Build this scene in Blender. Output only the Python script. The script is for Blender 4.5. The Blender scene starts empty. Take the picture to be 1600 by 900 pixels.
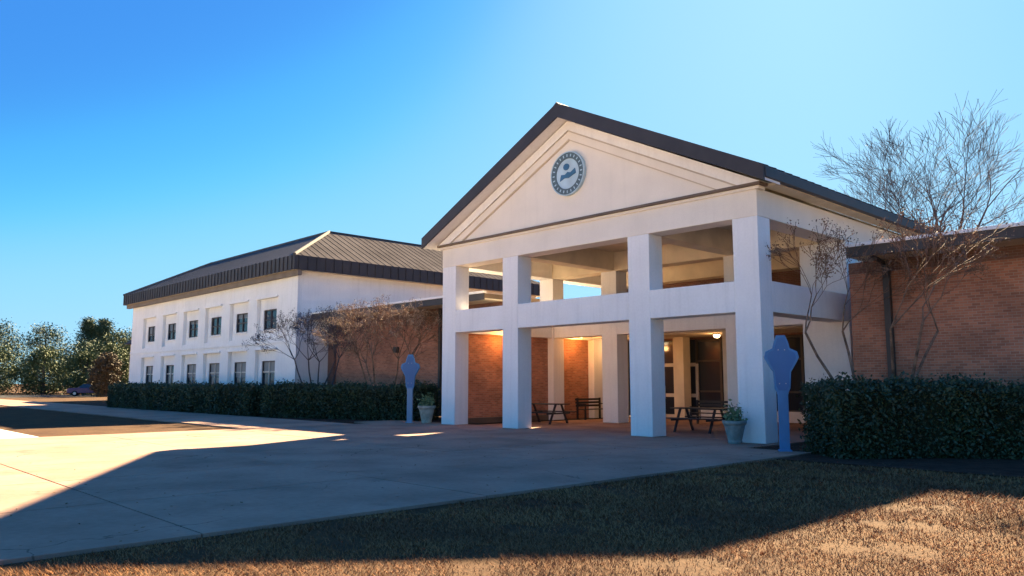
import bpy, math, random
import numpy as np
from mathutils import Vector
random.seed(7); rng = np.random.default_rng(11)
R = math.radians
S = bpy.context.scene
COL = S.collection

# ---------------------------------------------------------------- camera
cd = bpy.data.cameras.new('camera'); cam = bpy.data.objects.new('camera', cd); COL.objects.link(cam)
cam.location = (10.816, -19.738, 1.65)
cam.rotation_euler = (R(90 + 6.891), 0, R(46.441))
cd.sensor_width = 36.0; cd.lens = 36 * 1220.92 / 1600
cd.clip_start = 0.1; cd.clip_end = 3000
S.camera = cam
# ---------------------------------------------------------------- sky, sun, exposure
SUN = Vector((-0.76, 1.62, 1.0)).normalized()
sun_el = math.asin(SUN.z); sun_az = math.atan2(SUN.x, SUN.y)
W = bpy.data.worlds.new('World'); S.world = W; W.use_nodes = True
wn = W.node_tree; bg = wn.nodes['Background']
sky = wn.nodes.new('ShaderNodeTexSky'); sky.sky_type = 'NISHITA'; sky.sun_disc = False
sky.sun_elevation = sun_el; sky.sun_rotation = sun_az
sky.air_density = 1.0; sky.dust_density = 0.35; sky.ozone_density = 3.0; sky.altitude = 100
# one tone curve over the whole sky: the deep, evenly bright blue of the photograph
v1 = wn.nodes.new('ShaderNodeVectorMath'); v1.operation = 'SCALE'; v1.inputs['Scale'].default_value = 1/20
v2 = wn.nodes.new('ShaderNodeVectorMath'); v2.operation = 'SCALE'; v2.inputs['Scale'].default_value = 3.52
cv = wn.nodes.new('ShaderNodeRGBCurve')
SKYC = ([(0, 0), (.5, .16), (1.7, .17), (2.4, .27), (3.6, .74), (4.1, .86), (6.5, 1.10), (12, 1.3), (20, 1.5)],
        [(0, 0), (.8, .72), (2.0, .80), (2.86, .86), (3.9, 1.38), (5.4, 1.92), (7.6, 2.12), (12, 2.4), (20, 2.5)],
        [(0, 0), (1.5, 2.0), (3, 2.25), (5, 2.45), (6.3, 2.8), (8, 3.0), (10, 3.1), (20, 3.3)])
for ch, pts in enumerate(SKYC):
    c = cv.mapping.curves[ch]
    while len(c.points) > 2: c.points.remove(c.points[1])
    c.points[0].location = (0, 0); c.points[-1].location = (1, pts[-1][1]/4)
    for x, y in pts[1:-1]: c.points.new(x/20, y/4)
    for q in c.points: q.handle_type = 'AUTO_CLAMPED'
cv.mapping.update()
wn.links.new(sky.outputs[0], v1.inputs[0]); wn.links.new(v1.outputs[0], cv.inputs['Color'])
wn.links.new(cv.outputs[0], v2.inputs[0]); wn.links.new(v2.outputs[0], bg.inputs['Color'])
bg.inputs['Strength'].default_value = 0.050
sl = bpy.data.lights.new('sun', 'SUN'); so = bpy.data.objects.new('sun', sl); COL.objects.link(so)
sl.energy = 5.0; sl.angle = R(0.6); sl.color = (1.0, 0.77, 0.47)
so.rotation_euler = (-SUN).to_track_quat('-Z', 'Y').to_euler(); so.location = (-30, 60, 40)
S.view_settings.view_transform = 'Standard'; S.view_settings.look = 'None'
S.view_settings.exposure = 3.08; S.view_settings.gamma = 1.0
S.render.engine = 'CYCLES'

# ---------------------------------------------------------------- materials
def mat(name, col, rough=0.85, metal=0.0, var=0.12, scale=1.2, col2=None, bump=0.0, bscale=60, spec=None, fine=0.0, fscale=40, objvar=0.0, emit=None, streak=0.0, crack=0.0):
    m = bpy.data.materials.new(name); m.use_nodes = True; nt = m.node_tree; N = nt.nodes; L = nt.links
    b = N['Principled BSDF']; b.inputs['Roughness'].default_value = rough; b.inputs['Metallic'].default_value = metal
    if spec is None and rough >= .85 and metal == 0: spec = .08
    if spec is not None: b.inputs['Specular IOR Level'].default_value = spec
    g = N.new('ShaderNodeNewGeometry')
    def noise(sc, det=4, vec=None):
        n = N.new('ShaderNodeTexNoise'); n.inputs['Scale'].default_value = sc; n.inputs['Detail'].default_value = det
        L.new(vec or g.outputs['Position'], n.inputs['Vector']); return n.outputs['Fac']
    def mix(a, bcol, fac, blend='MIX'):
        x = N.new('ShaderNodeMix'); x.data_type = 'RGBA'; x.blend_type = blend
        if isinstance(fac, float): x.inputs[0].default_value = fac
        else: L.new(fac, x.inputs[0])
        for i, c in ((6, a), (7, bcol)):
            if isinstance(c, tuple): x.inputs[i].default_value = (*c, 1)
            else: L.new(c, x.inputs[i])
        return x.outputs[2]
    def ramp(f, a, b_):
        r = N.new('ShaderNodeMapRange'); L.new(f, r.inputs[0]); r.inputs[1].default_value = a; r.inputs[2].default_value = b_; return r.outputs[0]
    c2 = col2 or tuple(c * (1 - 2.2 * var) for c in col)
    out = mix(col, c2, ramp(noise(scale), 0.38, 0.68))
    if fine > 0:
        dk = tuple([1 - fine] * 3)
        out = mix(out, mix(out, dk, 1.0, 'MULTIPLY'), ramp(noise(fscale, 3), 0.35, 0.65))
    if streak > 0:
        mp = N.new('ShaderNodeMapping'); mp.inputs['Scale'].default_value = (3.5, 3.5, 0.25); L.new(g.outputs['Position'], mp.inputs['Vector'])
        out = mix(out, mix(out, (1 - streak,) * 3, 1.0, 'MULTIPLY'), ramp(noise(1.5, 5, mp.outputs[0]), 0.5, 0.78))
    if crack > 0:      # hairline cracks, broken up by a mask, and a few darker stains
        wb = N.new('ShaderNodeTexNoise'); wb.inputs['Scale'].default_value = 1.3; wb.inputs['Detail'].default_value = 6; L.new(g.outputs['Position'], wb.inputs['Vector'])
        ad = N.new('ShaderNodeVectorMath'); ad.operation = 'MULTIPLY_ADD'; ad.inputs[1].default_value = (.9, .9, 0); L.new(wb.outputs['Color'], ad.inputs[0]); L.new(g.outputs['Position'], ad.inputs[2])
        vo = N.new('ShaderNodeTexVoronoi'); vo.feature = 'DISTANCE_TO_EDGE'; vo.inputs['Scale'].default_value = .30; L.new(ad.outputs[0], vo.inputs['Vector'])
        ln = N.new('ShaderNodeMapRange'); L.new(vo.outputs['Distance'], ln.inputs[0]); ln.inputs[1].default_value = .0022; ln.inputs[2].default_value = .0042; ln.inputs[3].default_value = 1; ln.inputs[4].default_value = 0
        mu = N.new('ShaderNodeMath'); mu.operation = 'MULTIPLY'; L.new(ln.outputs[0], mu.inputs[0]); L.new(ramp(noise(.22, 2), .50, .56), mu.inputs[1])
        out = mix(out, mix(out, (1 - crack,) * 3, 1.0, 'MULTIPLY'), mu.outputs[0])
        out = mix(out, mix(out, (.84, .83, .82), 1.0, 'MULTIPLY'), ramp(noise(.9, 6), .60, .70))
    if objvar > 0:
        oi = N.new('ShaderNodeObjectInfo')
        out = mix(out, mix(out, (1 - objvar,) * 3, 1.0, 'MULTIPLY'), oi.outputs['Random'])
    L.new(out, b.inputs['Base Color'])
    if bump > 0:
        bp = N.new('ShaderNodeBump'); bp.inputs['Strength'].default_value = bump; bp.inputs['Distance'].default_value = 0.02
        L.new(noise(bscale, 5), bp.inputs['Height']); L.new(bp.outputs[0], b.inputs['Normal'])
    if emit:
        b.inputs['Emission Color'].default_value = (*emit[0], 1); b.inputs['Emission Strength'].default_value = emit[1]
    return m

def brick_mat(name, c1, c2, mortar):
    m = bpy.data.materials.new(name); m.use_nodes = True; nt = m.node_tree; N = nt.nodes; L = nt.links
    b = N['Principled BSDF']; b.inputs['Roughness'].default_value = 0.9
    g = N.new('ShaderNodeNewGeometry'); s = N.new('ShaderNodeSeparateXYZ'); L.new(g.outputs['Position'], s.inputs[0])
    a = N.new('ShaderNodeMath'); a.operation = 'ADD'; L.new(s.outputs[0], a.inputs[0]); L.new(s.outputs[1], a.inputs[1])
    c = N.new('ShaderNodeCombineXYZ'); L.new(a.outputs[0], c.inputs[0]); L.new(s.outputs[2], c.inputs[1])
    br = N.new('ShaderNodeTexBrick'); L.new(c.outputs[0], br.inputs['Vector']); br.inputs['Scale'].default_value = 1.0
    br.inputs['Brick Width'].default_value = 0.21; br.inputs['Row Height'].default_value = 0.075; br.inputs['Mortar Size'].default_value = 0.006
    br.inputs['Color1'].default_value = (*c1, 1); br.inputs['Color2'].default_value = (*c2, 1); br.inputs['Mortar'].default_value = (*mortar, 1)
    n = N.new('ShaderNodeTexNoise'); n.inputs['Scale'].default_value = 1.1; n.inputs['Detail'].default_value = 5; L.new(g.outputs['Position'], n.inputs['Vector'])
    r = N.new('ShaderNodeMapRange'); L.new(n.outputs['Fac'], r.inputs[0]); r.inputs[1].default_value = .35; r.inputs[2].default_value = .7; r.inputs[3].default_value = .75; r.inputs[4].default_value = 1.1
    x = N.new('ShaderNodeMix'); x.data_type = 'RGBA'; x.blend_type = 'MULTIPLY'; x.inputs[0].default_value = 1
    L.new(br.outputs['Color'], x.inputs[6]); L.new(r.outputs[0], x.inputs[7]); L.new(x.outputs[2], b.inputs['Base Color'])
    bp = N.new('ShaderNodeBump'); bp.inputs['Strength'].default_value = .5; bp.inputs['Distance'].default_value = .01; bp.invert = True
    L.new(br.outputs['Fac'], bp.inputs['Height']); L.new(bp.outputs[0], b.inputs['Normal'])
    return m

M = {}
M['white'] = mat('white_stucco', (.90, .885, .865), .9, var=.03, scale=.7, bump=.25, bscale=45, fine=.04, fscale=14, streak=.08)
M['cream'] = mat('cream_stucco', (.89, .81, .70), .9, var=.03, scale=.9, bump=.2, bscale=45, fine=.04, streak=.03)
M['tan'] = mat('tan_and_bounce_tone', (.76, .67, .52), .9, var=.08, scale=1.2, bump=.15)
M['soffit'] = mat('soffit_paint', (.72, .64, .50), .9, var=.08, scale=1.5)
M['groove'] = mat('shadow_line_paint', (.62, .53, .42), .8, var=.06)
M['frieze'] = mat('brown_frieze', (.20, .16, .13), .7, var=.1)
M['line'] = mat('bronze_trim', (.16, .11, .075), .6, var=.1)
M['brick'] = brick_mat('red_brick', (.56, .235, .135), (.36, .145, .085), (.42, .31, .23))
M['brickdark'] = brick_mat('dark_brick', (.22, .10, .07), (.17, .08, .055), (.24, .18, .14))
M['roof'] = mat('dark_metal_roof', (.046, .040, .042), .55, metal=.1, var=.12, scale=.8, fine=.12, fscale=3)
M['roof_lit'] = mat('sunlit_metal_roof', (.125, .112, .108), 1.0, metal=.0, spec=.0, var=.12, scale=.35, fine=.12, fscale=2.5, objvar=.14)  # lighter copy of the dark roof metal, sunlight put into its colour
M['roofcap'] = mat('roof_cap_metal', (.09, .09, .095), .9, metal=.2, var=.08)
M['glass'] = mat('dark_window_glass', (.022, .032, .05), .10, var=.05, spec=.6)
M['blind'] = mat('window_blind', (.16, .18, .20), .4, var=.05)
M['frame'] = mat('bronze_frame', (.07, .06, .055), .5, metal=.3)
M['wframe'] = mat('pale_door_frame', (.62, .58, .52), .6)
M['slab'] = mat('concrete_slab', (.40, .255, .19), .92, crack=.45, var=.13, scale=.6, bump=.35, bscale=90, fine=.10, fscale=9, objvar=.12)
M['reflector'] = mat('pale_bounce_concrete', (.66, .62, .56), .92, var=.06, scale=.3, fine=.1)
M['joint'] = mat('joint_dirt', (.07, .065, .06), 1, var=.1)
M['lawn'] = mat('dormant_lawn', (.10, .054, .026), 1, scale=.9, col2=(.07, .036, .02), bump=.8, bscale=45, fine=.4, fscale=28)
M['blade'] = mat('dormant_grass', (.40, .19, .08), .9, scale=.6, col2=(.22, .10, .05), fine=.45, fscale=24)
M['litter'] = mat('dry_leaf', (.22, .12, .06), .9, scale=5)
M['mulch'] = mat('pine_straw_mulch', (.085, .05, .035), 1, scale=3, col2=(.05, .028, .02), bump=1, bscale=60, fine=.4, fscale=40)
M['leaf'] = mat('hedge_leaf', (.05, .08, .03), .6, scale=1.1, col2=(.026, .042, .018), fine=.35, fscale=9)
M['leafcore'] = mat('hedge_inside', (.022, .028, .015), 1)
M['bark'] = mat('smooth_bark', (.30, .19, .13), .85, scale=5, col2=(.11, .075, .055), fine=.2)
M['twig'] = mat('seed_head_twig', (.46, .35, .25), .9, scale=3, col2=(.28, .19, .13))
M['barkd'] = mat('dark_bark', (.11, .10, .115), .9, scale=4, fine=.25)
M['blue'] = mat('blue_sign_paint', (.06, .22, .44), .5, var=.08, scale=3)
M['blued'] = mat('deep_blue_paint', (.04, .15, .35), .5, var=.06)
M['bluepale'] = mat('pale_blue_paint', (.20, .31, .44), .5, var=.06)
M['pot'] = mat('cast_stone_pot', (.46, .42, .34), .9, var=.15, scale=6, bump=.3)
M['potd'] = mat('grey_green_pot', (.27, .31, .29), .8, var=.15, scale=6, bump=.3)
M['plant'] = mat('pot_plant_leaf', (.17, .24, .11), .7, scale=8)
M['black'] = mat('black_bench_metal', (.03, .035, .04), .5, metal=.3)
M['sealring'] = mat('seal_ring', (.09, .15, .18), .6)
M['seallight'] = mat('seal_field', (.50, .68, .78), .6)
M['sealdark'] = mat('seal_mark', (.04, .16, .30), .6)
M['lamp'] = mat('lamp_diffuser', (.9, .8, .6), .5, emit=((1, .72, .40), 1.6))
M['pine'] = mat('pine_needles', (.045, .085, .035), .8, scale=.4, col2=(.07, .10, .045), fine=.3, fscale=3)
M['olive'] = mat('olive_foliage', (.09, .12, .035), .8, scale=.4, col2=(.06, .09, .03), fine=.3, fscale=3)
M['russet'] = mat('russet_foliage', (.12, .08, .035), .8, scale=.4, col2=(.08, .06, .03), fine=.3, fscale=3)
M['carpaint'] = mat('plum_car_paint', (.10, .055, .13), .3, metal=.3)
M['carsilver'] = mat('silver_car_paint', (.42, .43, .45), .3, metal=.5)
M['carred'] = mat('maroon_car_paint', (.14, .02, .03), .3, metal=.3)
M['tyre'] = mat('tyre_rubber', (.02, .02, .02), .9)
M['rim'] = mat('wheel_rim', (.5, .5, .5), .4, metal=.7)
M['asphalt'] = mat('asphalt', (.055, .055, .055), .95, scale=.5, bump=.3)
M['light'] = mat('headlight_lens', (.7, .7, .72), .2)

# ---------------------------------------------------------------- helpers
class MB:
    def __init__(s): s.v = []; s.f = []
    def quad(s, a, b, c, d):
        n = len(s.v); s.v += [a, b, c, d]; s.f.append((n, n+1, n+2, n+3)); return s
    def poly(s, pts):
        n = len(s.v); s.v += list(pts); s.f.append(tuple(range(n, n+len(pts)))); return s
    def box(s, x0, x1, y0, y1, z0, z1):
        n = len(s.v)
        s.v += [(x0,y0,z0),(x1,y0,z0),(x1,y1,z0),(x0,y1,z0),(x0,y0,z1),(x1,y0,z1),(x1,y1,z1),(x0,y1,z1)]
        s.f += [(n,n+3,n+2,n+1),(n+4,n+5,n+6,n+7),(n,n+1,n+5,n+4),(n+1,n+2,n+6,n+5),(n+2,n+3,n+7,n+6),(n+3,n,n+4,n+7)]
        return s
    def hexa(s, b, t):
        n = len(s.v); k = len(b); s.v += list(b) + list(t)
        s.f.append(tuple(n+i for i in reversed(range(k)))); s.f.append(tuple(n+k+i for i in range(k)))
        for i in range(k):
            j = (i+1) % k; s.f.append((n+i, n+j, n+k+j, n+k+i))
        return s
    def prism_y(s, pts, y0, y1):      # pts (x, z) extruded along y
        return s.hexa([(x, y0, z) for x, z in reversed(pts)], [(x, y1, z) for x, z in reversed(pts)])
    def tube(s, p0, p1, r0, r1, k=8, cap=True):
        p0 = Vector(p0); p1 = Vector(p1); d = (p1-p0)
        if d.length < 1e-6: return s
        d.normalize(); a = d.orthogonal().normalized(); b = d.cross(a)
        n = len(s.v)
        for p, r in ((p0, r0), (p1, r1)):
            for i in range(k):
                t = 2*math.pi*i/k; q = p + a*(math.cos(t)*r) + b*(math.sin(t)*r); s.v.append(tuple(q))
        for i in range(k):
            j = (i+1) % k; s.f.append((n+i, n+j, n+k+j, n+k+i))
        if cap: s.f.append(tuple(n+i for i in reversed(range(k)))); s.f.append(tuple(n+k+i for i in range(k)))
        return s
    def lathe(s, c, prof, k=20):
        n = len(s.v)
        for r, z in prof:
            for i in range(k):
                t = 2*math.pi*i/k; s.v.append((c[0]+r*math.cos(t), c[1]+r*math.sin(t), c[2]+z))
        for j in range(len(prof)-1):
            for i in range(k):
                i2 = (i+1) % k; s.f.append((n+j*k+i, n+j*k+i2, n+(j+1)*k+i2, n+(j+1)*k+i))
        return s
    def mesh(s, name, m, org=(0,0,0), smooth=False):
        me = bpy.data.meshes.new(name)
        o = org; me.from_pydata([(x-o[0], y-o[1], z-o[2]) for x, y, z in s.v], [], s.f)
        me.materials.append(M[m] if isinstance(m, str) else m)
        if smooth:
            for p in me.polygons: p.use_smooth = True
        me.update(); return me

def link(name, me, parent=None, loc=None, bevel=0):
    o = bpy.data.objects.new(name, me); COL.objects.link(o)
    if parent is not None: o.parent = parent
    if loc: o.location = loc
    if bevel:
        b = o.modifiers.new('bevel', 'BEVEL'); b.width = bevel; b.segments = 2; b.limit_method = 'ANGLE'
    return o
def tag(o, label=None, cat=None, group=None, kind=None):
    if label: o['label'] = label
    if cat: o['category'] = cat
    if group: o['group'] = group
    if kind: o['kind'] = kind
    return o
def thing(name, loc, label, cat, group=None, rz=0):
    o = bpy.data.objects.new(name, None); COL.objects.link(o); o.location = loc; o.rotation_euler = (0, 0, rz)
    o.empty_display_size = .3
    return tag(o, label, cat, group)
def worldorg(p):
    v = Vector((0, 0, 0))
    while p is not None: v += p.location; p = p.parent
    return tuple(v)
def part(name, mb, m, parent=None, bevel=0, smooth=False, label=None, kind=None, local=False):
    org = (0, 0, 0) if (parent is None or local) else worldorg(parent)
    o = link(name, mb.mesh(name, m, org, smooth), parent, bevel=bevel)
    return tag(o, label, kind=kind)
def copy_tree(o, parent=None):
    c = o.copy(); COL.objects.link(c); c.parent = parent
    for ch in list(o.children): copy_tree(ch, c)
    return c
def npmesh(name, verts, k, m):
    """verts (n*k,3) of n separate k-gons"""
    n = len(verts) // k; me = bpy.data.meshes.new(name)
    me.vertices.add(n*k); me.vertices.foreach_set('co', verts.astype(np.float32).ravel())
    me.loops.add(n*k); me.loops.foreach_set('vertex_index', np.arange(n*k, dtype=np.int32))
    me.polygons.add(n); me.polygons.foreach_set('loop_start', np.arange(0, n*k, k, dtype=np.int32))
    me.polygons.foreach_set('loop_total', np.full(n, k, dtype=np.int32))
    me.materials.append(M[m]); me.update(calc_edges=True); me.validate(); return me
def leaf_quads(c, size, flat=0.0):
    """rhombic leaves at centres c with random orientation"""
    n = len(c); a = rng.normal(size=(n, 3)); a /= np.linalg.norm(a, axis=1)[:, None]
    b = rng.normal(size=(n, 3)); b -= (b*a).sum(1)[:, None]*a; b /= np.linalg.norm(b, axis=1)[:, None]
    s = (size * rng.uniform(.6, 1.3, n))[:, None]
    v = np.stack([c - a*s, c + b*s*.5, c + a*s, c - b*s*.5], 1)
    return v.reshape(-1, 3)

# ================================================================ SETTING: ground
g = MB(); g.box(-900, 500, -400, 900, -1.0, -0.05)
tag(part('ground', g, 'lawn'), 'dormant brown lawn around the school', kind='structure')
# mulch bed beside walk (right) and in front of wings
mbed = MB()
mbed.box(2.09, 16, -3.4, 4.3, -.05, -.02); mbed.box(0.34, 2.09, -1.48, 4.3, -.05, -.021)
mbed.box(-60, -18.1, -2.35, 4.3, -.05, -.022); mbed.box(-18.1, -14.4, 0.3, 4.3, -.05, -.023)
tag(part('mulch_bed', mbed, 'mulch'), 'dark mulch planting beds below the hedges', kind='structure')
# paved plaza: bed + individually jointed slabs
bed = MB(); bed.box(-16.6, 2.05, -32.9, -1.5, -.3, -.045); bed.box(-18.1, .3, -1.5, 12, -.3, -.044)
plaza = tag(part('paved_plaza', bed, 'joint'), 'shaded concrete plaza in front of the portico', kind='structure')
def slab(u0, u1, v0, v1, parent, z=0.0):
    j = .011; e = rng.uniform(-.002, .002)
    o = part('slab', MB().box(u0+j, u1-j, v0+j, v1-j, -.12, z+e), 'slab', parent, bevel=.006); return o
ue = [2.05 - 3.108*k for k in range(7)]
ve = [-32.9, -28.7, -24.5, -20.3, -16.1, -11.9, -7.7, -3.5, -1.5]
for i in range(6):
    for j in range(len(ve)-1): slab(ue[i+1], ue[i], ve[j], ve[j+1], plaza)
ux = [.3, -2.3, -4.9, -7.5, -10.1, -12.7, -15.3, -18.1]
vx = [-1.5, 0.7, 3.2, 5.7, 8.4, 11.0]
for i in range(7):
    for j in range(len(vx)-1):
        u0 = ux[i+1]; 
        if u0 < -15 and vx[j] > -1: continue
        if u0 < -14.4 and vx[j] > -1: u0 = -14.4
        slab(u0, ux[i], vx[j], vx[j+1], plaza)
walk = MB(); walk.box(-95, -16.6, -7.0, -2.4, -.3, -.045)
side = tag(part('sidewalk', walk, 'joint'), 'pale sidewalk running past the left hedges', kind='structure')
u = -16.65
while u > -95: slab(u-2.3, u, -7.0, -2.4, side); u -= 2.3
# far road and lot on the left
rd = MB(); rd.box(-112, -92, -8, 16, -.05, -.028); tag(part('parking_lot', rd, 'asphalt'), 'asphalt lot far left', kind='structure')

dr = MB(); dr.box(-90, 70, -64, -33.2, -.3, -.03); dr.box(2.4, 70, -33.2, -21.8, -.3, -.03); dr.box(-90, -16.9, -33.2, -13.4, -.3, -.03); tag(part('bounce_paving', dr, 'reflector'), 'wide pale concrete bounce-light drive in front of the school', kind='structure')  # added pale paving, bounces sunlight onto the shaded facade

# ================================================================ PORTICO
U0, U1 = -14.04, 0.0        # outer faces left/right
AX, ZB, ZT, OT, CO = -7.02, 3.62, 4.50, 6.29, 7.14
port = thing('school_portico', (AX, 0, 0), 'white two storey gabled school portico with square columns and a round seal', 'portico')
def col(u0, u1, v0, v1, z1=OT, m='white', z0=0.0, lab=None):
    return part('column', MB().box(u0, u1, v0, v1, z0, z1), m, port, bevel=.015, label=lab)
cols = [(-14.04, -13.21), (-10.452, -9.635), (-4.561, -3.723), (-.789, 0.0)]
for (a, b) in cols: col(a, b, 0, .70)
col(-14.04, -13.21, 5.65, 6.35); col(-10.452, -9.635, 5.7, 6.4); col(-4.56, -3.72, 5.7, 6.4)
col(-1.6, 0, 5.7, 6.4, lab='wide rear pier beside the brick wing')
col(-14.04, -13.21, 10.3, 11.0)
# beams (front proud 0: flush faces avoided by 3 mm)
def beam(x0, x1, y0, y1, z0, z1, m='white', lab=None):
    return part('beam', MB().box(x0, x1, y0, y1, z0, z1), m, port, bevel=.012, label=lab)
e = .003
def run_u(v0, v1, z0, z1, cs, m='white'):
    for (a, b), (c, d) in zip(cs[:-1], cs[1:]):
        beam(b - .0, c + .0, v0+e, v1-e, z0, z1, m)
run_u(0, .70, ZB, ZT, cols)
rear = [(-14.04, -13.21), (-10.452, -9.635), (-4.56, -3.72), (-1.6, 0)]
run_u(5.7, 6.38, ZB, ZT, rear, 'white')
for (z0, z1) in ((ZB, ZT),):
    beam(-.70, -e, .70, 5.70, z0, z1); beam(-14.04+e, -13.3, .70, 5.65, z0, z1); beam(-14.04+e, -13.3, 6.35, 10.3, z0, z1)
# entablature ring at the top
beam(U0-.01, U1+.01, -.01, .70, OT, CO-.06, 'cream', 'long cream beam under the gable')
beam(U0+e, -13.3, .70, 14, OT, CO-.06, 'white'); beam(-.78, U1-e, .70, 14, OT, CO-.06, 'cream')
beam(-13.3, -.78, 5.7, 6.38, OT, CO-.06, 'tan', 'beam across the portico interior, warm bounced light painted in as tan')  # tan top beams: warm bounced sunlight put into their colour
beam(-13.3, -.78, 10.3, 11.0, OT, CO-.06, 'tan')
for uu in (-10.04, -4.14): beam(uu-.3, uu+.3, .70, 5.7, OT+.02, CO-.06, 'tan')
part('ceiling', MB().box(-13.9, -.1, .3, 14, CO-.058, CO-.01), 'soffit', port)
# cornice line, tympanum, rake boards, roof
part('cornice', MB().box(U0-.20, U1+.20, -.16, .3, CO-.005, CO+.075), 'line', port, bevel=.01)
part('cornice_board', MB().box(U0-.12, U1+.12, -.07, .3, CO-.10, CO-.008), 'cream', port, bevel=.01)
SL = .49
zt = lambda u: 11.25 - SL*abs(u-AX)
TH = .50
zu = lambda u: zt(u) - TH
ty = CO + .078
hw = (zu(AX) - ty)/SL
part('tympanum', MB().prism_y([(AX-hw+.1, ty), (AX+hw-.1, ty), (AX, zu(AX)-.05)], .02, .3), 'cream', port)
def rake(side, off0, off1, y0, y1, m, name):
    # strip following the slope between offsets below the roof underside
    o = []
    for u_ in (AX, AX + side*7.45):
        o.append((u_, u_))
    pts = []
    def end(off): # where line zu-off meets ty
        return AX + side*(zu(AX)-off-ty)/SL
    pts = [(AX, zu(AX)-off0), (end(off0), ty), (end(off1), ty), (AX, zu(AX)-off1)]
    if side < 0: pts = pts[::-1]
    pts = pts[::-1]
    return part(name, MB().prism_y(pts, y0, y1), m, port)
for s in (-1, 1):
    rake(s, 0.0, .34, -.10, .015, 'white', 'rake_board')
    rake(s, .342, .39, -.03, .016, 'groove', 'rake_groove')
    rake(s, .392, .66, -.055, .017, 'cream', 'rake_board')
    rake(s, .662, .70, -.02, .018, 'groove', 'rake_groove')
# roof: two slopes, slab with front fascia, standing seam panels on top
YF, YB = -.62, 14.0
EW = 7.62
for s in (-1, 1):
    ue_ = AX + s*EW
    a = [(AX, YF, zt(AX)-.03), (ue_, YF, zt(ue_)-.03), (ue_, YB, zt(ue_)-.03), (AX, YB, zt(AX)-.03)]
    b = [(x, y, z-.20) for x, y, z in a]
    mb = MB(); mb.hexa(b, a) if s > 0 else mb.hexa(b[::-1], a[::-1])
    r_ = part('roof', mb, 'roof', port)
    # rake fascia
    f0 = [(AX, zt(AX)), (ue_, zt(ue_)), (ue_, zt(ue_)-TH+.06), (AX, zt(AX)-TH)]
    if s > 0: f0 = f0[::-1]
    part('rake_fascia', MB().prism_y(f0, YF-.04, YF+.02), 'roof', port)
    f1 = [(AX, zt(AX)-.24), (AX+s*(EW-.03), zt(ue_)-.24), (AX+s*(EW-.03), zt(ue_)-TH+.09), (AX, zt(AX)-TH+.03)]
    if s > 0: f1 = f1[::-1]
    part('rake_soffit', MB().prism_y(f1, YF+.021, .3), 'white', port)
    # eave gutter and soffit along the side
    x0, x1 = sorted((ue_+s*.02, ue_-s*.14))
    part('gutter', MB().box(x0, x1, YF+.03, YB, zt(ue_)-.34, zt(ue_)-.05), 'roof', port, bevel=.02)
    x0, x1 = sorted((ue_-s*.15, AX+s*7.03))
    part('eave_soffit', MB().box(x0, x1, .31, YB, zt(ue_)-.36, zt(ue_)-.30), 'soffit', port)
    n = 32
    for k in range(n):
        y = YF + (k+.5)*(YB-YF)/n
        x_ = ue_
        mb = MB(); h = .045; w = .02
        q = [(AX, y-w, zt(AX)-.03), (x_, y-w, zt(x_)-.03), (x_, y+w, zt(x_)-.03), (AX, y+w, zt(AX)-.03)]
        t = [(a_, b_, c_+h) for a_, b_, c_ in q]
        mb.hexa(q, t) if s > 0 else mb.hexa(q[::-1], t[::-1])
        part('seam', mb, 'roof', port)
part('ridge_cap', MB().prism_y([(AX-.16, zt(AX)-.09), (AX, zt(AX)+.035), (AX+.16, zt(AX)-.09)][::-1], YF-.05, YB+.03), 'roof', port)
# rear gable wall and upper walls beyond the wings
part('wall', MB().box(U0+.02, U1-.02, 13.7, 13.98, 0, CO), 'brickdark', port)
part('wall', MB().prism_y([(AX-7.0, CO), (AX+7.0, CO), (AX, zu(AX))], 13.69, 13.97), 'cream', port)
part('wall', MB().box(-.30, U1-.012, 6.4, 13.7, 0, OT), 'cream', port, label='cream upper wall beside the brick wing roof')
part('wall', MB().box(U0+.012, -13.75, 11.0, 13.7, 0, OT), 'cream', port)
# brick infill of lower left side between the columns (orange under the lamps)
part('brick_infill', MB().box(U0+.06, -13.55, .70, 5.65, 0, ZB), 'brick', port, label='red brick infill wall lit by warm lamps')
part('brick_infill', MB().box(U0+.06, -13.55, 6.35, 8.4, 0, ZB), 'brick', port, label='red brick infill wall beyond the second column')
col(U0+.05, -13.2, 8.4, 9.15, ZB, 'white')
part('brick_infill', MB().box(U0+.06, -13.55, 9.15, 10.3, 0, ZB), 'brick', port)
part('brick_base', MB().box(-13.55, -13.50, .72, 5.63, 0, .22), 'line', port)

# entrance wall at v = 11
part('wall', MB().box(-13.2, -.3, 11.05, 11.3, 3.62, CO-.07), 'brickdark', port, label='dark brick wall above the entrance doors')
part('canopy', MB().box(-13.2, -.3, 8.3, 11.04, 3.70, 3.98), 'soffit', port, label='flat tan canopy over the doors')
part('sill_wall', MB().box(-9.2, -.3, 11.05, 11.25, 0, .45), 'white', port)
st = part('storefront', MB().box(-13.2, -.3, 11.16, 11.2, .45, 3.6), 'glass', port)
xs = [-13.2, -11.25]; 
def mull(x, z0=0.45, z1=3.62, w=.05, m='frame'): part('mullion', MB().box(x-w, x+w, 11.06, 11.15, z0, z1), m, st)
for x in (-13.1, -12.3, -9.35, -8.1, -6.9, -5.6, -4.3, -3.0, -1.7, -.4): mull(x)
for z in (.47, 1.25, 2.62, 3.55): part('rail', MB().box(-9.3, -.42, 11.07, 11.14, z-.04, z+.04), 'frame', st)
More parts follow.
